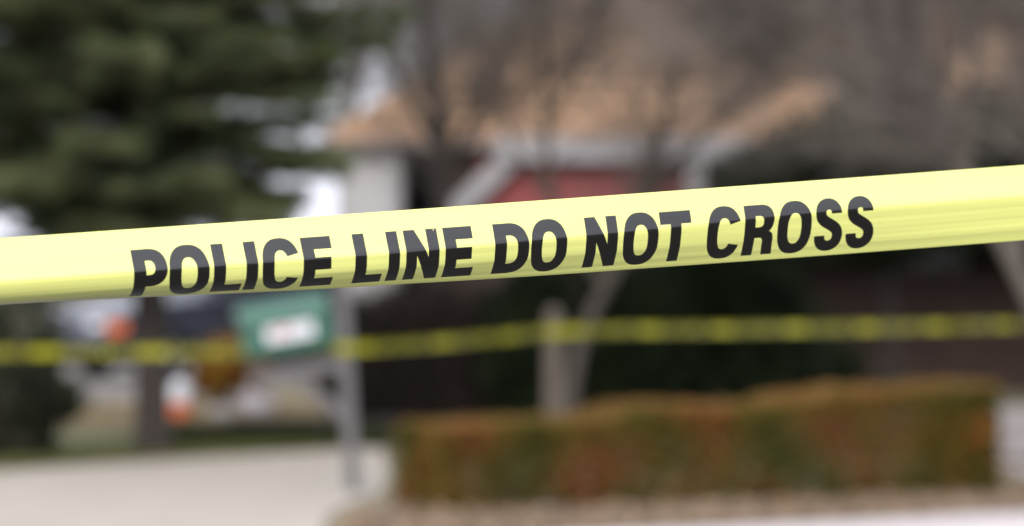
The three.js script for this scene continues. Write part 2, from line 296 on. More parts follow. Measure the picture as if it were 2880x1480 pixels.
// ---------------------------------------------------------------- the tape across the yard
{
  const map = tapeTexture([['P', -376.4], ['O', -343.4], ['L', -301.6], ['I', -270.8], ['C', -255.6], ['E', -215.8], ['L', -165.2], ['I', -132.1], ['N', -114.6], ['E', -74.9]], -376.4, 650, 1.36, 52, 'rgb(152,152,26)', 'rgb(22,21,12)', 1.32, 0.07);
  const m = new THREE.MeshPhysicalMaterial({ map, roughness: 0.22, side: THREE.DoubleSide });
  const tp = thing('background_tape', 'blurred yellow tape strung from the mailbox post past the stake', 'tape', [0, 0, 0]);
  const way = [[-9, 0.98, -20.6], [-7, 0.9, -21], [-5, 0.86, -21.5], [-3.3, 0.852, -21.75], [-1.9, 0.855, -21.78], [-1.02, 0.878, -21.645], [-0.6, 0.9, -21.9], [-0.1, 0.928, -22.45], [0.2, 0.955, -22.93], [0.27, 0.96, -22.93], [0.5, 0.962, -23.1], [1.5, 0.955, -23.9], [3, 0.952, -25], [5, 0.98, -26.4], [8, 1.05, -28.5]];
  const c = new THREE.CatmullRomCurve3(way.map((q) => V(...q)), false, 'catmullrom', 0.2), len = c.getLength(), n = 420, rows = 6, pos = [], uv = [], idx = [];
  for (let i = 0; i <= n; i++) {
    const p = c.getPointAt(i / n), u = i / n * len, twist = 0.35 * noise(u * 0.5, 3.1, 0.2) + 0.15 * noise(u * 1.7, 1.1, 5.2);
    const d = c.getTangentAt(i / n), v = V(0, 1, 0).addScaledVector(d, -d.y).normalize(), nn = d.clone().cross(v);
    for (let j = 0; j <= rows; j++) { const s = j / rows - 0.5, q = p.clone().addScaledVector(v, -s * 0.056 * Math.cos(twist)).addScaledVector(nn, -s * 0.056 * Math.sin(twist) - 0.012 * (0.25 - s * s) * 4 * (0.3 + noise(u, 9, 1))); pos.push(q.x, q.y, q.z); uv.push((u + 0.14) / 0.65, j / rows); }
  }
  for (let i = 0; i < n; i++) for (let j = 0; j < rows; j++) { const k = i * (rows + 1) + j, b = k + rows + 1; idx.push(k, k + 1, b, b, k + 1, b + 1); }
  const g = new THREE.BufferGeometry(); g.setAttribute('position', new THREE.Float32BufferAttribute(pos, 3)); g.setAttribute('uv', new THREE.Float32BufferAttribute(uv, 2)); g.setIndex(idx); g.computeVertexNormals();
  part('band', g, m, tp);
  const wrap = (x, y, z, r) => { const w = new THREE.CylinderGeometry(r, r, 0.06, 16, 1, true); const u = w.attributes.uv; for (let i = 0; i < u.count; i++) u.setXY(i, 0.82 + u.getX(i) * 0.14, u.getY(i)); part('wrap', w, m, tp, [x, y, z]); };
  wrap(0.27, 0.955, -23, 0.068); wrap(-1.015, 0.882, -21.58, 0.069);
}

// ---------------------------------------------------------------- plants
// leaves scattered through lumpy volumes; colour is a patchwork of the plant's own leaf colours
function foliage({ n, seed, inside, size, palette, patch = 2.2, flat = 0.3, offset = V(0, 0, 0) }) {
  const r = rng(seed), t = new Tris();
  for (let k = 0; k < n; k++) {
    const o = inside(r); if (!o) continue;
    const d = randomDir(r); d.y = d.y * (1 - flat) + flat * 0.5; d.normalize();
    const pick = (0.5 + 0.8 * noise(o.x * patch + seed, o.y * patch, o.z * patch) + (r() - 0.5) * 0.55) * (palette.length - 1);
    const i = Math.min(palette.length - 2, Math.max(0, Math.floor(pick))), col = mixed(palette[i], palette[i + 1], Math.min(1, Math.max(0, pick - i))), k2 = 0.75 + r() * 0.5;
    const s = size * (0.65 + r() * 0.7);
    t.leaf(o.clone().add(offset), d, sideOf(d, r), s, s * 0.55, col.map((c) => c * k2));
  }
  return t.build();
}
const lump = (cx, cy, cz, rx, ry, rz, rough = 0.25, seed = 0) => (r) => {          // points near the surface of an uneven ellipsoid
  const d = randomDir(r), k = (1 + rough * 1.6 * noise(d.x * 2 + seed, d.y * 2, d.z * 2) + rough * 0.7 * noise(d.x * 5, d.y * 5 + seed, d.z * 5)) * (1 - 0.45 * r() ** 1.6);
  return V(cx + d.x * rx * k, Math.max(0.02, cy + d.y * ry * k), cz + d.z * rz * k);
};
const bark = speckled([0.0957, 0.0835, 0.0722], 41, { coarse: 0.3, fine: 0.35, metres: 0.4, bump: 0.01 });
const darkBark = speckled([0.0539, 0.0435, 0.0383], 42, { coarse: 0.3, fine: 0.4, metres: 0.5, bump: 0.02 });
const paleBark = speckled([0.1479, 0.1322, 0.1148], 43, { coarse: 0.25, fine: 0.25, metres: 0.5, bump: 0.006 });

{ // low clipped hedge
  const root = thing('hedge', 'low clipped hedge with green and rust coloured leaves along the pavement', 'hedge', [-0.54, 0, -19.88], Math.atan(0.47));
  const len = 3.66, top = (x) => 0.462 + 0.056 * x + 0.012 * Math.sin(x * 5.1) + 0.03 * noise(x * 1.7, 0.4, 2.2) + 0.025 * noise(x * 4.3, 5.4, 1.2), deep = 0.34;
  const palette = [[0.0478, 0.0557, 0.0104], [0.0914, 0.08, 0.0139], [0.1261, 0.0957, 0.0174], [0.1827, 0.1001, 0.0244], [0.1914, 0.0696, 0.0218]];
  const inside = (r) => {
    const f = r(), x = f < 0.88 ? r() * len : r() < 0.5 ? 0.1 * r() : len - 0.1 * r();
    const h = top(x) * (1 + 0.05 * noise(x * 6, 3, 1)), foot = 0.02 + 0.13 * Math.max(0, noise(x * 2.2, 8, 4)) + 0.05 * noise(x * 7, 1, 1);
    const bulge = 0.05 * noise(x * 3, 7, r() * 0.2);
    let y, z;
    if (f < 0.46) { y = foot + (h - foot) * r(); z = deep + bulge - 0.14 * r() ** 1.7; }               // towards the street
    else if (f < 0.8) { y = h - 0.1 * r() ** 1.8; z = (r() * 2 - 1) * deep; }                            // the top
    else if (f < 0.88) { y = foot + (h - foot) * r(); z = -deep + 0.14 * r() ** 1.7; }
    else return V(x, foot + (h - foot) * r(), (r() * 2 - 1) * deep);
    if (y > h - 0.07) z *= 0.96;
    return V(x, y, z);
  };
  part('foliage', foliage({ n: 52000, seed: 61, inside, size: 0.034, palette, patch: 2.6 }), leafMaterial, root);
  const r = rng(62), red = [[0.1392, 0.1218, 0.0261], [0.348, 0.0783, 0.0261], [0.2958, 0.174, 0.0348]];
  part('foliage', foliage({ n: 3000, seed: 63, inside: lump(len - 0.14, 0.36, 0.05, 0.2, 0.22, 0.34, 0.3, 4), size: 0.036, palette: red, patch: 4 }), leafMaterial, root);
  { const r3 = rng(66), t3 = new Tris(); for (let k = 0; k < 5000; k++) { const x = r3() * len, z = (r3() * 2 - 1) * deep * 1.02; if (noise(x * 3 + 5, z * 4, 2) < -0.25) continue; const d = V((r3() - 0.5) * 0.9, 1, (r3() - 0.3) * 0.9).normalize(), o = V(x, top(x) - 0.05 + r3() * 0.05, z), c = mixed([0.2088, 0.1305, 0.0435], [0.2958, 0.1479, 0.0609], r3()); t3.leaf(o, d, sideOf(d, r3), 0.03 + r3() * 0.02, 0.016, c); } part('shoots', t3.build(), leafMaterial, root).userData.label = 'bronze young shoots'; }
  for (let k = 0; k < 17; k++) { const x = 0.12 + k * 0.235 + (r() - 0.5) * 0.08, z = (r() - 0.5) * 0.3; part('stem', tube([[x, 0, z], [x + (r() - 0.5) * 0.1, 0.16, z + 0.02], [x + (r() - 0.5) * 0.25, 0.38, z + (r() - 0.5) * 0.3]], 0.014, 0.005, 5, 5), bark, root); }
}
{ // litter of brown leaves in the bed
  const r = rng(71), t = new Tris();
  for (let k = 0; k < 4200; k++) { const x = -0.9 + r() * 4.6, d = edgeD(x) + 0.05 + r() * 2.3; const dir = randomDir(r); dir.y *= 0.35; dir.normalize(); const c = mixed([0.174, 0.1131, 0.0696], [0.3654, 0.2871, 0.2088], r()); const s = 0.03 + r() * 0.045; if (x < -0.55 && d > 20.6) continue; t.leaf(V(x, 0.016 + r() * 0.03, -d), dir, sideOf(dir, r), s, s * 0.6, c); }
  const m = part('leaf_litter', t.build(), leafMaterial, scene); m.userData.kind = 'stuff'; tag(m, 'brown fallen leaves scattered in the bed under the hedge', 'leaf litter');
}
function grassTufts(name, label, n, seed, spot, h, cols) {
  const r = rng(seed), t = new Tris();
  for (let k = 0; k < n; k++) { const q = spot(r); if (!q) continue; const hh = h * (0.5 + r()), b = V(q[0], 0, -q[1]), lean = V((r() - 0.5) * 0.9, 1, (r() - 0.5) * 0.9).normalize(), s = sideOf(lean, r), c = mixed(cols[0], cols[1], r()); const tip = b.clone().addScaledVector(lean, hh); t.tri(b.clone().addScaledVector(s, -0.004), b.clone().addScaledVector(s, 0.004), tip, c); }
  const m = part(name, t.build(), leafMaterial, scene); m.userData.kind = 'stuff'; tag(m, label, 'grass');
}
grassTufts('green_grass', 'short green grass at the edge of the driveway', 16000, 72, (r) => { const x = -4.4 + r() * 3.3; const d = 24.2 + (x + 3.42) * 1.2 + r() * 2.4; return [x, d]; }, 0.055, [[0.087, 0.1044, 0.0348], [0.1479, 0.1392, 0.0609]]);
grassTufts('dry_grass', 'tan winter grass beyond the driveway', 20000, 73, (r) => [-4.6 + r() * 3.6, 28.9 + r() * 6.5], 0.05, [[0.2262, 0.1827, 0.1131], [0.2958, 0.2436, 0.1566]]);
grassTufts('weeds', 'pale green weeds beside the hedge end', 700, 74, (r) => [3.05 + r() * 0.8, 21.4 + r() * 0.9], 0.07, [[0.1044, 0.1218, 0.0609], [0.261, 0.261, 0.174]]);
grassTufts('ground_cover', 'dark green ground cover behind the driveway edge', 22000, 75, (r) => [-2.7 + r() * 1.75, 27.0 + r() * 0.9], 0.13, [[0.0305, 0.0435, 0.0174], [0.0696, 0.0783, 0.0305]]);
{ // dark timber edging at the far side of the driveway
  const dark = speckled([0.0435, 0.0365, 0.0331], 33, { coarse: 0.3, fine: 0.4, metres: 0.4, bump: 0.006 });
  for (const [x, d, l, turn, lab] of [[-1.15, 27.5, 0.72, 0.28, 'dark weathered timber edging nearest the mailbox post'], [-1.86, 27.72, 0.7, 0.3, 'dark weathered timber edging left of the mailbox post']]) {
    const e = thing('edging_timber', lab, 'edging', [x, 0, -d], turn, 'timbers edging the driveway'); part('beam', box(l, 0.19, 0.15, 0, 0.09, 0, 0.015), dark, e);
    part('spike', new THREE.CylinderGeometry(0.009, 0.009, 0.01, 10).translate(l * 0.3, 0.189, 0), plain(0.12, 0.08, 0.06, 0.7, 0.6), e);
  }
}
function shrub(name, label, at, { lumps, n, size, palette, seed, patch = 3, group, stems = 5, h = 0.5, stemMaterial = darkBark }) {
  const root = thing(name, label, 'shrub', at, 0, group), per = Math.round(n / lumps.length);
  const all = new Tris();
  lumps.forEach((l, i) => { const g = foliage({ n: per, seed: seed + i * 7, inside: lump(...l, 0.3, seed + i), size, palette, patch }); const p = g.attributes.position.array, c = g.attributes.color.array; for (let k = 0; k < p.length; k++) { all.p.push(p[k]); all.c.push(c[k]); } });
  part('foliage', all.build(), leafMaterial, root);
  const r = rng(seed + 99);
  for (let k = 0; k < stems; k++) { const l = lumps[k % lumps.length], x = l[0] * 0.5 + (r() - 0.5) * 0.2, z = l[2] * 0.5 + (r() - 0.5) * 0.2; part('stem', tube([[x, 0, z], [x * 1.2, h * 0.5, z * 1.2], [l[0] + (r() - 0.5) * l[3] * 0.6, Math.min(l[1], h), l[2]]], 0.02, 0.007, 5, 5), stemMaterial, root); }
  return root;
}
const darkGreen = [[0.0104, 0.0157, 0.0087], [0.0174, 0.0278, 0.0122], [0.0278, 0.0391, 0.0174]];
shrub('evergreen_shrub', 'dark straggly evergreen shrub at the left edge beside the driveway', [-3.5, 0, -25.2], { lumps: [[-0.05, 0.5, 0, 0.32, 0.26, 0.3], [0.12, 0.34, 0.05, 0.2, 0.2, 0.25], [-0.3, 0.2, 0.1, 0.25, 0.2, 0.25], [-0.55, 0.5, 0, 0.3, 0.3, 0.3], [0.3, 0.42, 0.05, 0.18, 0.14, 0.2], [0.05, 0.15, 0.1, 0.22, 0.14, 0.2]], n: 8400, size: 0.045, palette: [[0.0157, 0.0191, 0.013], [0.0261, 0.0331, 0.0174], [0.0522, 0.0435, 0.0305]], seed: 81, stems: 7 });
shrub('evergreen_shrub', 'grey green evergreen left of the parked car', [-4.72, 0, -34], { lumps: [[0, 0.7, 0, 0.42, 0.6, 0.4], [-0.3, 0.5, 0.1, 0.3, 0.5, 0.3], [0.2, 0.4, 0.1, 0.2, 0.35, 0.2]], n: 9000, size: 0.06, palette: [[0.0261, 0.0331, 0.0226], [0.0435, 0.0522, 0.0305], [0.074, 0.0783, 0.0478]], seed: 95, stems: 4, h: 0.6 });
shrub('russet_shrub', 'rust brown leaved shrub behind the mailbox', [-2.78, 0, -34.8], { lumps: [[0, 0.42, 0, 0.32, 0.26, 0.3], [0.2, 0.3, 0.1, 0.2, 0.2, 0.2], [-0.15, 0.28, 0.1, 0.2, 0.2, 0.2]], n: 4800, size: 0.05, palette: [[0.1044, 0.0435, 0.013], [0.2088, 0.0957, 0.0218], [0.3306, 0.1914, 0.0261]], seed: 84, stems: 6 });
shrub('evergreen_shrub', 'dark green rounded evergreen behind the wooden stake', [0.55, 0, -29], { lumps: [[0, 0.8, 0, 0.7, 0.85, 0.5], [0.45, 0.7, 0.1, 0.45, 0.7, 0.4], [-0.4, 0.7, 0.15, 0.4, 0.7, 0.4]], n: 22000, size: 0.055, palette: darkGreen, seed: 86, stems: 6, h: 0.8 });
shrub('evergreen_shrub', 'tall dark evergreen between the stake and the brick wall', [1.62, 0, -29.4], { lumps: [[0, 0.85, 0, 0.7, 0.95, 0.5], [0.45, 0.75, 0.1, 0.5, 0.75, 0.4], [-0.4, 0.7, 0.2, 0.5, 0.7, 0.4], [0.1, 1.3, 0, 0.5, 0.4, 0.4]], n: 26000, size: 0.055, palette: darkGreen, seed: 89, stems: 6, h: 0.9 });
shrub('evergreen_shrub', 'small dark evergreen against the shaded brick wall', [2.75, 0, -31.5], { lumps: [[0, 0.38, 0, 0.42, 0.36, 0.4]], n: 5000, size: 0.05, palette: darkGreen, seed: 92, stems: 3, h: 0.4 });

// bare trees: named limbs, then twigs that fork from them
function bareTree(name, label, base, limbs, { seed, material, twigCol, twigs = 9, spread = 1, depth = 3, len = 0.85, thick = 1, from = 0.3, up = 0.35 }) {
  const root = thing(name, label, 'tree', base), r = rng(seed), t = new Tris();
  const grow = (p, d, l, rad, level) => {
    const segs = level > 0 ? 3 : 2; let a = p.clone(), dir = d.clone();
    for (let s = 0; s < segs; s++) {
      const q = randomDir(r).multiplyScalar(0.28); q.y += up * 0.25; dir = dir.clone().add(q).normalize();
      const b = a.clone().addScaledVector(dir, l / segs), k = 0.8 + r() * 0.4;
      t.twig(a, b, rad * (1 - s / segs * 0.5), rad * (1 - (s + 1) / segs * 0.5), twigCol.map((c) => c * k));
      if (level > 0) { const kids = level > 1 ? 2 : 2 + (r() < 0.6); for (let k2 = 0; k2 < kids; k2++) { const e = dir.clone().addScaledVector(randomDir(r), 0.85 * spread); e.y += 0.1; grow(a.clone().lerp(b, r()), e.normalize(), l * (0.5 + r() * 0.25), rad * 0.55, level - 1); } }
      a = b;
    }
  };
  for (const [pts, r0, r1, kind, many = 1] of limbs) {
    const v = pts.map((q) => V(...q)); part(kind || 'limb', tube(v, r0, r1, 8, 14), material, root);
    const c = new THREE.CatmullRomCurve3(v), n = Math.round(twigs * c.getLength() * many);
    for (let k = 0; k < n; k++) { const u = from + (1 - from) * (k + r()) / n, p = c.getPointAt(u), d = c.getTangentAt(u).addScaledVector(randomDir(r), 1.0 * spread).normalize(); grow(p, d, len * (0.6 + r() * 0.6), 0.011 * thick * (1.2 - 0.5 * u), depth - 1); }
  }
  part('crown', t.build(), twigMaterial, root);
  return root;
}
const greyTwig = [0.1001, 0.087, 0.0766], brownTwig = [0.087, 0.074, 0.0626];
bareTree('bare_tree', 'bare many stemmed tree leaning over from the right edge', [4.15, 0, -25], [
  [[[0, 0, 0], [-0.4, 0.95, 0], [-0.78, 1.7, 0.1], [-1.2, 2.4, 0.1], [-1.6, 3.3, 0.2]], 0.085, 0.03, 'trunk'],
  [[[0.1, 0, 0.1], [0.1, 1.2, 0.2], [0.0, 2.2, 0.2], [-0.2, 3.4, 0.2]], 0.07, 0.03, 'trunk'],
  [[[0.2, 0, -0.1], [0.6, 1.2, -0.2], [0.9, 2.4, -0.2], [1.2, 3.6, -0.2]], 0.07, 0.03, 'trunk'],
  [[[-0.97, 2.05, 0.1], [-0.9, 2.6, 0.05], [-0.95, 3.3, 0]], 0.04, 0.018], [[[-1.2, 2.4, 0.1], [-1.75, 2.75, 0.1], [-2.3, 3.05, 0.1], [-2.9, 3.4, 0]], 0.035, 0.014],
  [[[-0.98, 2.05, 0.1], [-1.4, 2.5, -0.2], [-2.0, 2.8, -0.3], [-2.5, 3.1, -0.3]], 0.03, 0.012], [[[-1.3, 2.6, 0.1], [-1.5, 3.1, -0.3], [-1.9, 3.7, -0.4]], 0.03, 0.012], [[[-0.6, 1.4, 0.05], [-0.45, 2.1, 0], [-0.3, 2.9, 0]], 0.04, 0.018],
], { seed: 101, material: paleBark, twigCol: [0.2, 0.177, 0.16], twigs: 27, len: 0.8, from: 0.6, thick: 0.8 });
bareTree('bare_tree', 'thickly twigged bare tree between the holly and the right edge', [4.75, 0, -29], [
  [[[0, 0, 0], [0.03, 1.2, 0], [-0.1, 2.2, 0], [-0.1, 3.2, 0], [0, 4.6, 0]], 0.09, 0.035, 'trunk'], [[[-0.05, 1.9, 0], [-0.9, 2.5, 0.1], [-1.6, 3.1, 0.1], [-2.1, 4.0, 0.1]], 0.04, 0.015], [[[-0.08, 2.0, 0], [0.5, 2.7, 0.1], [0.9, 3.5, 0.1], [1.2, 4.4, 0]], 0.04, 0.015], [[[-0.1, 2.4, 0], [-0.3, 3.0, 0.3], [-0.5, 3.9, 0.5]], 0.035, 0.014], [[[-0.1, 2.3, 0], [-0.8, 2.75, -0.2], [-1.5, 3.2, -0.3], [-2.1, 3.9, -0.3]], 0.035, 0.014],
], { seed: 106, material: bark, twigCol: [0.19, 0.168, 0.152], twigs: 24, len: 0.85, from: 0.58, thick: 0.9 });
bareTree('bare_tree', 'bare forked tree in front of the house, behind the wooden stake', [0.42, 0, -27], [
  [[[0, 0, 0], [0.06, 0.6, 0], [0.2, 1.05, 0], [0.4, 1.4, 0], [0.62, 2, 0], [0.85, 3, 0]], 0.06, 0.028, 'trunk'],
  [[[0.3, 1.22, 0], [0.1, 1.5, 0.05], [-0.12, 1.9, 0.1], [-0.16, 2.7, 0.1], [-0.22, 3.7, 0.1]], 0.045, 0.026],
  [[[0.55, 1.8, 0], [0.95, 2.3, -0.1], [1.4, 2.7, -0.1], [1.8, 3.3, -0.1]], 0.03, 0.012], [[[-0.17, 1.9, 0.1], [-0.45, 2.4, 0.2], [-0.6, 3.1, 0.2]], 0.026, 0.012], [[[-0.16, 2.5, 0.1], [0.15, 3.0, 0.2], [0.3, 3.6, 0.2]], 0.026, 0.012],
], { seed: 102, material: bark, twigCol: [0.1305, 0.1148, 0.1027], twigs: 11, len: 0.8, from: 0.4, thick: 0.8 });
bareTree('bare_tree', 'bare dark tree beside the front door of the house', [-0.63, 0, -31], [
  [[[0, 0, 0], [-0.02, 1, 0], [0.03, 2, 0], [0.0, 2.6, 0], [-0.12, 3.4, 0], [-0.2, 4.4, 0]], 0.1, 0.045, 'trunk'],
  [[[0.02, 2.1, 0], [0.3, 2.7, 0.1], [0.62, 3.4, 0.2], [0.9, 4.3, 0.2]], 0.05, 0.02], [[[0, 2.4, 0], [-0.3, 2.9, 0.1], [-0.62, 3.5, 0.2], [-0.8, 4.3, 0.2]], 0.045, 0.02],
  [[[-0.05, 3.0, 0], [0.2, 3.5, -0.2], [0.3, 4.3, -0.3]], 0.03, 0.015], [[[0.3, 2.7, 0.1], [0.9, 3.0, 0.2], [1.5, 3.4, 0.2]], 0.025, 0.012],
], { seed: 103, material: darkBark, twigCol: [0.1131, 0.1001, 0.0914], twigs: 10, len: 0.9, from: 0.45 });
bareTree('bare_tree', 'pale bare tree standing behind the left end of the house', [-2.3, 0, -52], [
  [[[0, 0, 0], [0.05, 1.6, 0], [-0.1, 3.2, 0], [0.1, 5, 0], [0, 7.5, 0]], 0.16, 0.05, 'trunk'], [[[0, 2.6, 0], [0.7, 3.6, 0.2], [1.4, 4.6, 0.2], [1.9, 6, 0.2]], 0.07, 0.02], [[[0, 3.0, 0], [-0.8, 3.8, 0.1], [-1.4, 4.8, 0.1], [-1.9, 6.2, 0]], 0.07, 0.02],
  [[[0, 3.4, 0], [0.9, 4.0, -0.5], [1.8, 4.6, -0.6], [2.8, 5.2, -0.6]], 0.05, 0.02], [[[0, 3.8, 0], [0.3, 4.6, 0.6], [0.9, 5.4, 0.9]], 0.05, 0.02], [[[0, 4.2, 0], [-0.7, 4.8, 0.4], [-1.0, 5.8, 0.6]], 0.05, 0.02],
], { seed: 104, material: bark, twigCol: [0.2, 0.187, 0.18], twigs: 5.5, len: 1.25, from: 0.25, thick: 1.3 });
bareTree('bare_tree', 'bare tree with crossing branches behind the roof ridge', [0.4, 0, -56], [
  [[[0, 0, 0], [-0.05, 2, 0], [0.1, 3.6, 0], [0, 5.4, 0], [0.1, 8, 0]], 0.17, 0.05, 'trunk'], [[[0, 3, 0], [-0.9, 4.1, 0.2], [-1.8, 5.1, 0.2], [-2.6, 6.4, 0.2]], 0.07, 0.02], [[[0, 3.2, 0], [0.8, 4.3, 0.1], [1.6, 5.3, 0.1], [2.2, 6.8, 0]], 0.07, 0.02],
  [[[0, 3.8, 0], [-0.8, 4.5, 0.6], [-1.5, 5.6, 0.9]], 0.05, 0.02], [[[0, 4.4, 0], [0.3, 5.2, 0.4], [0.6, 6.4, 0.6]], 0.05, 0.02],
], { seed: 105, material: bark, twigCol: [0.2, 0.187, 0.18], twigs: 5.5, len: 1.25, from: 0.25, thick: 1.3 });
{ // leafless dark bush in front of the house wall
  const root = thing('bare_bush', 'dense leafless brown bush right of the mailbox post', 'shrub', [-0.62, 0, -29.8]), r = rng(111), t = new Tris();
  for (let k = 0; k < 13000; k++) {
    const a = r() * 6.283, q = Math.sqrt(r()), x = Math.cos(a) * q * 0.9, z = Math.sin(a) * q * 0.5, top = (1.5 - 0.25 * q * q) * (0.55 + 0.45 * r());
    const y0 = r() * top * 0.75, d = V(x * 0.35 + (r() - 0.5) * 0.7, 0.6 + r() * 0.5, z * 0.35 + (r() - 0.5) * 0.7).normalize(), l = 0.14 + r() * 0.26, c = mixed([0.0348, 0.0287, 0.0252], [0.0653, 0.0539, 0.047], r());
    t.twig(V(x, y0, z), V(x, y0, z).addScaledVector(d, l), 0.0065, 0.003, c);
    if (k % 2) { const dd = randomDir(r); t.leaf(V(x, y0, z).addScaledVector(d, l * 0.7), dd, sideOf(dd, r), 0.06, 0.035, mixed([0.0435, 0.0305, 0.0226], [0.087, 0.0574, 0.0391], r())); }
  }
  part('twigs', t.build(), twigMaterial, root);
  for (let k = 0; k < 9; k++) { const x = (r() - 0.5) * 0.7, z = (r() - 0.5) * 0.5; part('stem', tube([[x * 0.5, 0, z * 0.5], [x, 0.5, z], [x * 1.4, 1.0, z * 1.4]], 0.02, 0.008, 5, 6), darkBark, root); }
}
{ // dark holly crown over the right of the house
  const root = thing('holly_tree', 'dark broadleaf evergreen tree at the right in front of the roof', 'tree', [3.15, 0, -32.5]);
  part('trunk', tube([[0.35, 0, 0], [0.3, 1, 0], [0.15, 2, 0], [0, 3, 0]], 0.09, 0.03, 8, 10), darkBark, root);
  const pal = [[0.0122, 0.0174, 0.0096], [0.0209, 0.0296, 0.0139], [0.0391, 0.0478, 0.0226]], all = new Tris();
  [[0, 2.35, 0, 0.85, 0.5, 0.7], [-0.75, 2.1, 0.1, 0.55, 0.4, 0.5], [0.75, 2.0, 0.1, 0.6, 0.5, 0.6], [0.1, 1.7, 0.3, 0.9, 0.35, 0.5], [0.3, 2.8, 0, 0.5, 0.35, 0.5], [1.3, 2.5, 0, 0.6, 0.5, 0.5]].forEach((l, i) => { const g = foliage({ n: 5200, seed: 120 + i, inside: lump(...l, 0.35, i * 3), size: 0.07, palette: pal, patch: 2 }); for (const q of g.attributes.position.array) all.p.push(q); for (const q of g.attributes.color.array) all.c.push(q); });
  part('crown', all.build(), leafMaterial, root);
  const r = rng(125); for (let k = 0; k < 8; k++) { const a = k * 0.8; part('limb', tube([[0.2, 1.2 + k * 0.15, 0], [0.2 + Math.cos(a) * 0.4, 1.6 + k * 0.12, Math.sin(a) * 0.3], [0.2 + Math.cos(a) * 0.9, 1.9 + k * 0.1 + r() * 0.2, Math.sin(a) * 0.5]], 0.03, 0.01, 5, 6), darkBark, root); }
}
{ // low far-off belt of scrub beyond the side street
  const r = rng(151), t = new Tris();
  for (let k = 0; k < 26000; k++) {
    const x = -60 + r() * 56, d = 118 + r() * 8, h = (2.0 + 0.9 * noise(x * 0.35, 2, 5) + 0.5 * noise(x * 1.3, 7, 1)) * Math.sqrt(r()), dir = randomDir(r), sz = 0.2 + r() * 0.2;
    t.leaf(V(x, Math.max(0.05, h), -d), dir, sideOf(dir, r), sz, sz * 0.6, mixed([0.07, 0.065, 0.05], [0.13, 0.115, 0.095], r()));
  }
  const m = part('distant_scrub', t.build(), leafMaterial, scene); m.userData.kind = 'stuff'; tag(m, 'distant belt of brown scrub beyond the side street', 'scrub');
}
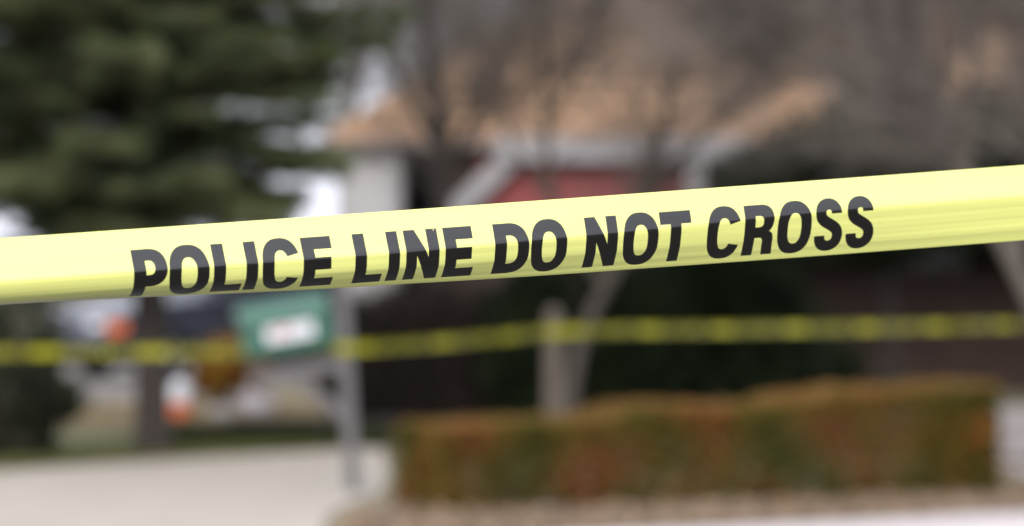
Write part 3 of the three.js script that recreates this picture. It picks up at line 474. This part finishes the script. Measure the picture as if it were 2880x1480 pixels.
{ // the pine at the left
  const root = thing('pine_tree', 'large pine with drooping green boughs at the left', 'tree', [-2.6, 0, -25.7]), r = rng(131), t = new Tris();
  part('trunk', tube([[0, -0.02, 0], [0, 0.25, 0], [-0.02, 0.9, 0], [-0.06, 1.7, 0], [-0.22, 2.7, 0], [-0.3, 4, 0], [-0.3, 6.2, 0]], 0.135, 0.035, 12, 22), darkBark, root);
  for (let k = 0; k < 6; k++) { const a = k * 1.05 + 0.3; part('root_flare', tube([[Math.cos(a) * 0.06, 0.24, Math.sin(a) * 0.06], [Math.cos(a) * 0.12, 0.09, Math.sin(a) * 0.12], [Math.cos(a) * 0.22, -0.02, Math.sin(a) * 0.22]], 0.06, 0.025, 6, 5), darkBark, root); }
  const tuft = (p, d, size) => {
    const g = 0.5 + 0.9 * noise(p.x * 1.5, p.y * 2, p.z * 1.5) + (r() - 0.5) * 0.5, col = mixed([0.0653, 0.087, 0.0435], [0.1653, 0.187, 0.087], Math.min(1, Math.max(0, g)));
    for (let k = 0; k < 15; k++) { const e = d.clone().multiplyScalar(0.75).addScaledVector(randomDir(r), 0.85).normalize(), s = sideOf(e, r), l = size * (0.7 + r() * 0.5); t.tri(p.clone().addScaledVector(s, -0.0055), p.clone().addScaledVector(s, 0.0055), p.clone().addScaledVector(e, l), col.map((c) => c * (0.8 + r() * 0.4))); }
  };
  const trunkX = (y) => (y < 1.7 ? -0.06 : y < 2.7 ? -0.06 - 0.16 * (y - 1.7) : -0.27);
  const whorls = [[1.64, 8, 0.9, -0.12], [1.84, 10, 0.95, -0.1], [2.05, 11, 1.4, -0.1], [2.22, 12, 1.75, -0.12], [2.4, 11, 1.55, -0.04], [2.54, 9, 1.55, 0.0], [2.68, 9, 1.7, 0.02], [2.84, 11, 1.7, -0.04], [3.02, 12, 1.9, -0.04], [3.22, 12, 1.95, -0.02], [3.42, 12, 1.95, 0.0], [3.7, 10, 1.8, 0.05], [4.1, 9, 1.6, 0.1], [4.6, 8, 1.3, 0.15], [5.2, 7, 1.0, 0.2], [5.9, 6, 0.6, 0.3]];
  whorls.forEach(([y, n, reach, rise0], wi) => {
    for (let k = 0; k < n; k++) {
      const rise = rise0 + (r() - 0.5) * 0.22;
      const a = (k + 0.35 * (r() - 0.5)) / n * 6.283 + wi * 0.7, l = reach * (0.8 + r() * 0.35), ca = Math.cos(a), sa = Math.sin(a), y0 = y + (r() - 0.5) * 0.2, x0 = trunkX(y0);
      const pts = [V(x0, y0, 0), V(x0 + ca * l * 0.4, y0 + rise * 0.2, sa * l * 0.4), V(x0 + ca * l * 0.75, y0 + rise * l * 0.8, sa * l * 0.75), V(x0 + ca * l, y0 + rise * l + 0.03, sa * l)];
      part('limb', tube(pts, 0.028, 0.007, 5, 8), darkBark, root);
      const c = new THREE.CatmullRomCurve3(pts), m = Math.round(l * 22);
      for (let q = 0; q < m; q++) {
        const u = 0.22 + 0.78 * (q + r()) / m, p = c.getPointAt(u), d = c.getTangentAt(u), sd = V(-sa, 0, ca).multiplyScalar(q % 2 ? 1 : -1);
        const e = d.clone().multiplyScalar(0.7).addScaledVector(sd, 0.9).add(V((r() - 0.5) * 0.4, (r() - 0.35) * 0.5, (r() - 0.5) * 0.4)).normalize(), tl = (0.2 + 0.3 * (1 - u)) * (0.7 + r() * 0.6), tip = p.clone().addScaledVector(e, tl); tip.y -= 0.02;
        t.twig(p, tip, 0.004, 0.002, [0.07, 0.055, 0.04]);
        const nt = 3 + Math.round(tl * 13); for (let w = 0; w < nt; w++) { const b = p.clone().lerp(tip, 0.25 + 0.75 * (w + r() * 0.6) / nt), f = e.clone().addScaledVector(randomDir(r), 0.5); f.y += 0.25; tuft(b, f.normalize(), 0.085); }
      }
      tuft(pts[3], c.getTangentAt(1), 0.1);
    }
  });
  part('crown', t.build(), leafMaterial, root);
}

// ---------------------------------------------------------------- the house
{
  const root = thing('house', 'single storey house with tan hipped roof, red siding and white trim', 'house', [-1.78, 0, -36.4]);
  const siding = speckled([0.435, 0.435, 0.4524], 35, { coarse: 0.06, fine: 0.06, metres: 1.5, rough: 0.7, bump: 0.001 });
  const red = speckled([0.2958, 0.074, 0.0783], 36, { coarse: 0.12, fine: 0.12, metres: 1.2, rough: 0.75, bump: 0.002 });
  const white = speckled([0.34, 0.34, 0.355], 37, { coarse: 0.05, fine: 0.05, metres: 1, rough: 0.55, bump: 0.001 });
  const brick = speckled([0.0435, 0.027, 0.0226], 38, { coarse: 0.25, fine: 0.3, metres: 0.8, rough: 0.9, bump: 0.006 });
  const shingle = speckled([0.3132, 0.1958, 0.1175], 39, { coarse: 0.2, fine: 0.3, metres: 1.1, rough: 0.95, bump: 0.01 });
  const darkGlass = new THREE.MeshPhysicalMaterial({ color: rgb(0.012, 0.013, 0.015), roughness: 0.12 });
  const eave = 2.7, deep = 8, wide = 11.5, bx = (x0, x1, y0, y1, z0, z1) => box(x1 - x0, y1 - y0, z1 - z0, (x0 + x1) / 2, (y0 + y1) / 2, (z0 + z1) / 2, 0.004);
  // walls (front at z = 0, back at z = -8); the door recess and the carport stay open
  part('wall', bx(0, 0.64, 0, eave, -0.18, 0), siding, root); part('wall', bx(0.64, 1.18, 2.58, eave, -0.18, 0), siding, root);
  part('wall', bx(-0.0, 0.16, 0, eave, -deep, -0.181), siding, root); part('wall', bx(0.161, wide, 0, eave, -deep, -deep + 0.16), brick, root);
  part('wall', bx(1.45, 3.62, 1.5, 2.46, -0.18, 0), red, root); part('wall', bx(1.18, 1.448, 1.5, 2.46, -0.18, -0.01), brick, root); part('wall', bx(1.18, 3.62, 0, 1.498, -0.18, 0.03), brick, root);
  for (let k = 0; k < 5; k++) part('clapboard', bx(1.46, 3.6, 1.52 + k * 0.185, 1.7 + k * 0.185, 0.002, 0.016), red, root, null, [0.0, 0, 0]);
  for (let k = 0; k < 14; k++) part('clapboard', bx(0.06, 0.6, 0.1 + k * 0.18, 0.275 + k * 0.18, 0.002, 0.014), siding, root);
  part('corner_board', bx(-0.012, 0.055, 0, eave - 0.002, -0.03, 0.02), white, root); part('corner_board', bx(0.603, 0.66, 0, 2.57, -0.03, 0.02), white, root);
  // front door in its recess
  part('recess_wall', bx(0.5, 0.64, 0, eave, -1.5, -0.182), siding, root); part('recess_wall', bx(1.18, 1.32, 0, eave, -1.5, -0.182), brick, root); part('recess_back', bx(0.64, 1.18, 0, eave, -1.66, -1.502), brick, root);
  const door = part('door', bx(0.68, 1.14, 0.12, 2.2, -1.5, -1.46), plain(0.03, 0.028, 0.027, 0.5), root);
  part('handle', new THREE.SphereGeometry(0.03, 10, 8).translate(0.74, 1.05, -1.43), plain(0.5, 0.4, 0.2, 0.35, 0.9), door);
  for (const [y0, y1] of [[0.3, 0.95], [1.2, 2.0]]) part('panel', bx(0.76, 1.06, y0, y1, -1.459, -1.45), plain(0.035, 0.032, 0.03, 0.5), door);
  part('doorstep', bx(0.5, 1.6, 0, 0.12, -1.4, 0.5), concrete, root);
  // white trim
  part('porch_beam', bx(1.62, 4.2, 2.44, 2.69, 0.02, 0.26), white, root);
  part('porch_post', bx(3.56, 3.74, 0, 2.438, 0.04, 0.22), white, root);
  const brace = part('diagonal_brace', box(0.98, 0.2, 0.1), white, root, [1.5, 2.22, 0.14], [0, 0, 0.76]); brace.userData.label = 'white diagonal trim board';
  // carport: brick walls round a deep open bay
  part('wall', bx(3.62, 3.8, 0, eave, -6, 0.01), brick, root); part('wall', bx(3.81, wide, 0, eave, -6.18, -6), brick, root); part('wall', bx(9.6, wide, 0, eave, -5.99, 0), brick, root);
  part('carport_ceiling', bx(3.81, 9.59, eave - 0.12, eave - 0.02, -5.99, 0), plain(0.12, 0.1, 0.085, 0.9), root);
  part('carport_beam', bx(4.22, 9.6, 2.42, 2.57, 0.02, 0.16), plain(0.1, 0.085, 0.075, 0.8), root);
  part('brick_pier', bx(4.9, 7.6, 0, 1.3, -2.6, -2.4), brick, root);
  { const win = part('window', bx(6.2, 7.2, 1.3, 1.85, -5.995, -5.94), white, root); part('pane', bx(6.26, 6.67, 1.36, 1.79, -5.938, -5.932), plain(0.35, 0.36, 0.38, 0.2), win); part('pane', bx(6.73, 7.14, 1.36, 1.79, -5.938, -5.932), plain(0.35, 0.36, 0.38, 0.2), win); }
  // hipped roof with overhang, fascia and gutter
  const o = 0.12, pitch = 0.69, hd = deep / 2 + o, ry = eave + 0.02 + hd * pitch, y0 = eave + 0.02, L0 = -o, L1 = wide + o, F = o, B = -deep - o, zr = (F + B) / 2;
  const P = { a: [L0, y0, F], b: [L1, y0, F], c: [L1, y0, B], d: [L0, y0, B], r: [L0 + hd, ry, zr], s: [L1 - hd, ry, zr] };
  const slope = (name, q) => {
    const g = new THREE.BufferGeometry(), pos = [], th = 0.07; const tri = (A, Bq, C) => pos.push(...A, ...Bq, ...C), low = (A) => [A[0], A[1] - th, A[2]];
    for (let k = 1; k < q.length - 1; k++) { tri(q[0], q[k], q[k + 1]); tri(low(q[0]), low(q[k + 1]), low(q[k])); }
    for (let k = 0; k < q.length; k++) { const A = q[k], C = q[(k + 1) % q.length]; tri(A, low(A), C); tri(C, low(A), low(C)); }
    g.setAttribute('position', new THREE.Float32BufferAttribute(pos, 3)); g.computeVertexNormals();
    const uv = []; for (let k = 0; k < pos.length; k += 3) uv.push(pos[k] + pos[k + 2] * 0.3, pos[k + 1] * 1.7 + pos[k + 2]); g.setAttribute('uv', new THREE.Float32BufferAttribute(uv, 2));
    return part(name, g, shingle, root);
  };
  slope('roof', [P.a, P.b, P.s, P.r]); slope('roof', [P.b, P.c, P.s]); slope('roof', [P.c, P.d, P.r, P.s]); slope('roof', [P.d, P.a, P.r]);
  for (let k = 0; k < 17; k++) { // courses of shingles on the front slope
    const t = (k + 0.5) / 17.5, yy = y0 + (ry - y0) * t, zz = F + (zr - F) * t, x0 = L0 + hd * t, x1 = L1 - hd * t;
    part('shingle_course', new THREE.BoxGeometry(x1 - x0 - 0.05, 0.014, 0.05).rotateX(Math.atan(pitch)), shingle, root, [(x0 + x1) / 2, yy + 0.01, zz + 0.004]);
  }
  part('ridge_cap', bx(L0 + hd, L1 - hd, ry - 0.02, ry + 0.03, zr - 0.08, zr + 0.08), shingle, root);
  part('fascia', bx(L0, L1, y0 - 0.17, y0 - 0.072, F - 0.03, F), plain(0.16, 0.12, 0.11, 0.7), root);
  part('gutter', bx(L0 + 0.02, L1 - 0.02, y0 - 0.15, y0 - 0.06, F + 0.002, F + 0.09), plain(0.2, 0.17, 0.16, 0.5), root);
  part('downpipe', new THREE.CylinderGeometry(0.035, 0.035, 2.5, 10).translate(0.6, 1.25, 0.06), white, root);
}

// ---------------------------------------------------------------- parked car beyond the pine
{
  const root = thing('parked_car', 'dark navy car parked beyond the pine trunk', 'car', [-3.55, 0.004, -43.5], 0.7);
  const paint = new THREE.MeshPhysicalMaterial({ color: rgb(0.014, 0.02, 0.035), roughness: 0.4, clearcoat: 0.35, clearcoatRoughness: 0.1 });
  const glass = new THREE.MeshPhysicalMaterial({ color: rgb(0.02, 0.025, 0.03), roughness: 0.08, ior: 1.5 });
  const black = plain(0.015, 0.015, 0.016, 0.7), chrome = plain(0.6, 0.6, 0.62, 0.2, 1);
  // side outline of the lower body, front to the left, arches cut out
  const s = new THREE.Shape(); const wx = [-1.36, 1.3], wr = 0.36;
  s.moveTo(-2.16, 0.28); s.lineTo(wx[0] - wr, 0.24); s.absarc(wx[0], 0.31, wr, Math.PI, 0, true); s.lineTo(wx[1] - wr, 0.22); s.absarc(wx[1], 0.31, wr, Math.PI, 0, true);
  s.lineTo(2.14, 0.3); s.bezierCurveTo(2.26, 0.34, 2.26, 0.6, 2.2, 0.8); s.bezierCurveTo(2.16, 0.93, 2.0, 0.96, 1.8, 0.97); s.lineTo(1.2, 0.98); s.lineTo(-0.75, 0.94); s.bezierCurveTo(-1.2, 0.92, -1.8, 0.84, -2.05, 0.74); s.bezierCurveTo(-2.2, 0.68, -2.26, 0.5, -2.22, 0.36); s.bezierCurveTo(-2.21, 0.3, -2.19, 0.28, -2.16, 0.28);
  const body = new THREE.ExtrudeGeometry(s, { depth: 1.54, bevelEnabled: true, bevelSize: 0.06, bevelThickness: 0.09, bevelSegments: 5, curveSegments: 16 }); body.translate(0, 0, -0.77);
  { const p = body.attributes.position; for (let i = 0; i < p.count; i++) { const x = p.getX(i), k = 1 - 0.1 * Math.max(0, Math.abs(x) - 1.5) ** 2 * 2; p.setZ(i, p.getZ(i) * k); } body.computeVertexNormals(); }
  part('body', body, paint, root);
  // cabin: base and roof outlines joined
  const ring = (y, x0, x1, w) => [[x0, y, w], [x1, y, w], [x1, y, -w], [x0, y, -w]];
  const A = ring(0.93, -0.95, 1.75, 0.76), R = ring(1.4, -0.18, 1.2, 0.6), quad = (a, b, c, d) => { const g = new THREE.BufferGeometry(); g.setAttribute('position', new THREE.Float32BufferAttribute([...a, ...b, ...c, ...a, ...c, ...d], 3)); g.computeVertexNormals(); return g; };
  part('cabin', merge([quad(A[0], A[1], R[1], R[0]), quad(A[1], A[2], R[2], R[1]), quad(A[2], A[3], R[3], R[2]), quad(A[3], A[0], R[0], R[3])]), paint, root);
  part('roof', box(1.44, 0.06, 1.26, 0.51, 1.405, 0, 0.03), paint, root);
  const inset = (q, k, off) => { const c = [0, 1, 2].map((i) => (q[0][i] + q[1][i] + q[2][i] + q[3][i]) / 4); return q.map((v) => v.map((t, i) => c[i] + (t - c[i]) * k + off[i])); };
  part('windscreen', quad(...inset([A[3], A[0], R[0], R[3]], 0.9, [-0.006, 0.004, 0])), glass, root);
  part('rear_window', quad(...inset([A[1], A[2], R[2], R[1]], 0.88, [0.006, 0.004, 0])), glass, root);
  for (const z of [1, -1]) {
    const m = (u) => [A[0][0] + (A[1][0] - A[0][0]) * u, 0.93, 0.76 * z], n = (u) => [R[0][0] + (R[1][0] - R[0][0]) * u, 1.4, 0.6 * z], o = [0, 0.003, 0.008 * z];
    part('side_window', quad(...inset([m(0.06), m(0.48), n(0.46), n(0.02)], 0.9, o)), glass, root); part('side_window', quad(...inset([m(0.5), m(0.92), n(0.96), n(0.49)], 0.9, o)), glass, root);
    for (const x of [-0.25, 0.85]) { const d = part('door', box(0.98, 0.58, 0.02, x + 0.05, 0.62, 0.855 * z, 0.01), paint, root); part('handle', box(0.16, 0.025, 0.03, x + 0.4, 0.83, 0.875 * z, 0.01), chrome, d); }
    part('mirror', box(0.1, 0.12, 0.18, -0.72, 1.0, 0.9 * z, 0.04), paint, root);
    const lamp = part('headlight', box(0.1, 0.17, 0.32, -2.2, 0.62, 0.56 * z, 0.04), new THREE.MeshPhysicalMaterial({ color: rgb(0.75, 0.76, 0.8), roughness: 0.15, clearcoat: 1 }), root); lamp.userData.label = 'clear headlight';
    const amber = part('turn_signal', box(0.26, 0.17, 0.12, -2.07, 0.62, 0.775 * z, 0.04), new THREE.MeshPhysicalMaterial({ color: rgb(0.8, 0.17, 0.03), roughness: 0.25, clearcoat: 1 }), root); amber.userData.label = 'orange corner lamp';
    for (const x of wx) { const tyre = new THREE.TorusGeometry(0.225, 0.095, 12, 28); tyre.scale(1, 1, 1.05); const w = new THREE.Group(); w.name = 'wheel'; w.position.set(x, 0.32, 0.74 * z); root.add(w); part('tyre', tyre, black, w); part('rim', new THREE.CylinderGeometry(0.19, 0.19, 0.12, 20).rotateX(Math.PI / 2), plain(0.35, 0.35, 0.37, 0.35, 0.8), w); }
    part('tail_light', box(0.06, 0.18, 0.3, 2.24, 0.74, 0.6 * z, 0.02), plain(0.35, 0.02, 0.02, 0.3), root);
  }
  part('bumper', box(0.14, 0.16, 1.62, -2.22, 0.38, 0, 0.05), paint, root); part('bumper', box(0.14, 0.18, 1.62, 2.22, 0.42, 0, 0.05), paint, root);
  part('grille', box(0.05, 0.12, 0.52, -2.25, 0.6, 0, 0.02), black, root);
  part('underbody', box(3.9, 0.1, 1.4, 0, 0.22, 0, 0.03), black, root);
}

// ---------------------------------------------------------------- small things on the lawn at the left
{
  const c = thing('traffic_marker', 'short orange traffic marker with white top right of the pine trunk', 'marker', [-2.94, 0.004, -31.4]); c.scale.setScalar(0.88);
  const prof = (pts) => new THREE.LatheGeometry(pts.map(([x, y]) => new THREE.Vector2(x, y)), 20), orange = plain(0.75, 0.14, 0.03, 0.5), wh = plain(0.78, 0.8, 0.84, 0.45);
  part('base', prof([[0, 0], [0.12, 0], [0.12, 0.03], [0.1, 0.04]]), plain(0.05, 0.045, 0.045, 0.8), c);
  part('barrel', prof([[0.092, 0.036], [0.096, 0.08], [0.09, 0.19]]), orange, c);
  part('collar', prof([[0.0905, 0.188], [0.095, 0.22], [0.093, 0.33], [0.07, 0.385], [0.03, 0.405], [0, 0.408]]), wh, c);
}
{
  const r = rng(141), bag = (name, label, at, sx, sy, sz, seed, m) => {
    const g = new THREE.IcosahedronGeometry(1, 4), p = g.attributes.position;
    for (let i = 0; i < p.count; i++) { const x = p.getX(i), y = p.getY(i), z = p.getZ(i), k = 1 + 0.3 * noise(x * 1.6 + seed, y * 1.6, z * 1.6) + 0.13 * Math.abs(noise(x * 5, y * 5 + seed, z * 5)) - 0.08; p.setXYZ(i, x * sx * k, Math.max(0, (y * k + 0.75) * sy), z * sz * k); }
    g.computeVertexNormals(); const b = thing(name, label, 'bag', at, r() * 6, 'bags on the lawn'); part('bag', g, m, b);
    part('knot', new THREE.ConeGeometry(sx * 0.22, sy * 0.7, 8).rotateX(Math.PI).translate(0, sy * 1.75, 0), m, b);
  };
  const plastic = new THREE.MeshPhysicalMaterial({ color: rgb(0.34, 0.315, 0.33), roughness: 0.45 });
  bag('plastic_bag', 'pale crumpled plastic bag nearest the mailbox post on the lawn', [-2.28, 0, -32.4], 0.13, 0.1, 0.12, 3, plastic);
  bag('plastic_bag', 'low pale crumpled plastic bag nearest the traffic marker', [-2.62, 0, -32], 0.13, 0.06, 0.1, 8, plastic);
  bag('plastic_bag', 'pale crumpled plastic bag between two others below the rust brown shrub', [-2.43, 0, -32.9], 0.1, 0.12, 0.1, 13, plastic);
}
{
  const p = thing('white_post', 'weathered white post standing left of the pine', 'post', [-4.75, 0.002, -36]); const m = speckled([0.2262, 0.2306, 0.2262], 44, { coarse: 0.15, fine: 0.1, metres: 0.5 });
  part('shaft', box(0.14, 0.95, 0.14, 0, 0.475, 0), m, p); part('cap', box(0.18, 0.04, 0.18, 0, 0.972, 0), m, p);
}

renderer.render(scene, camera);
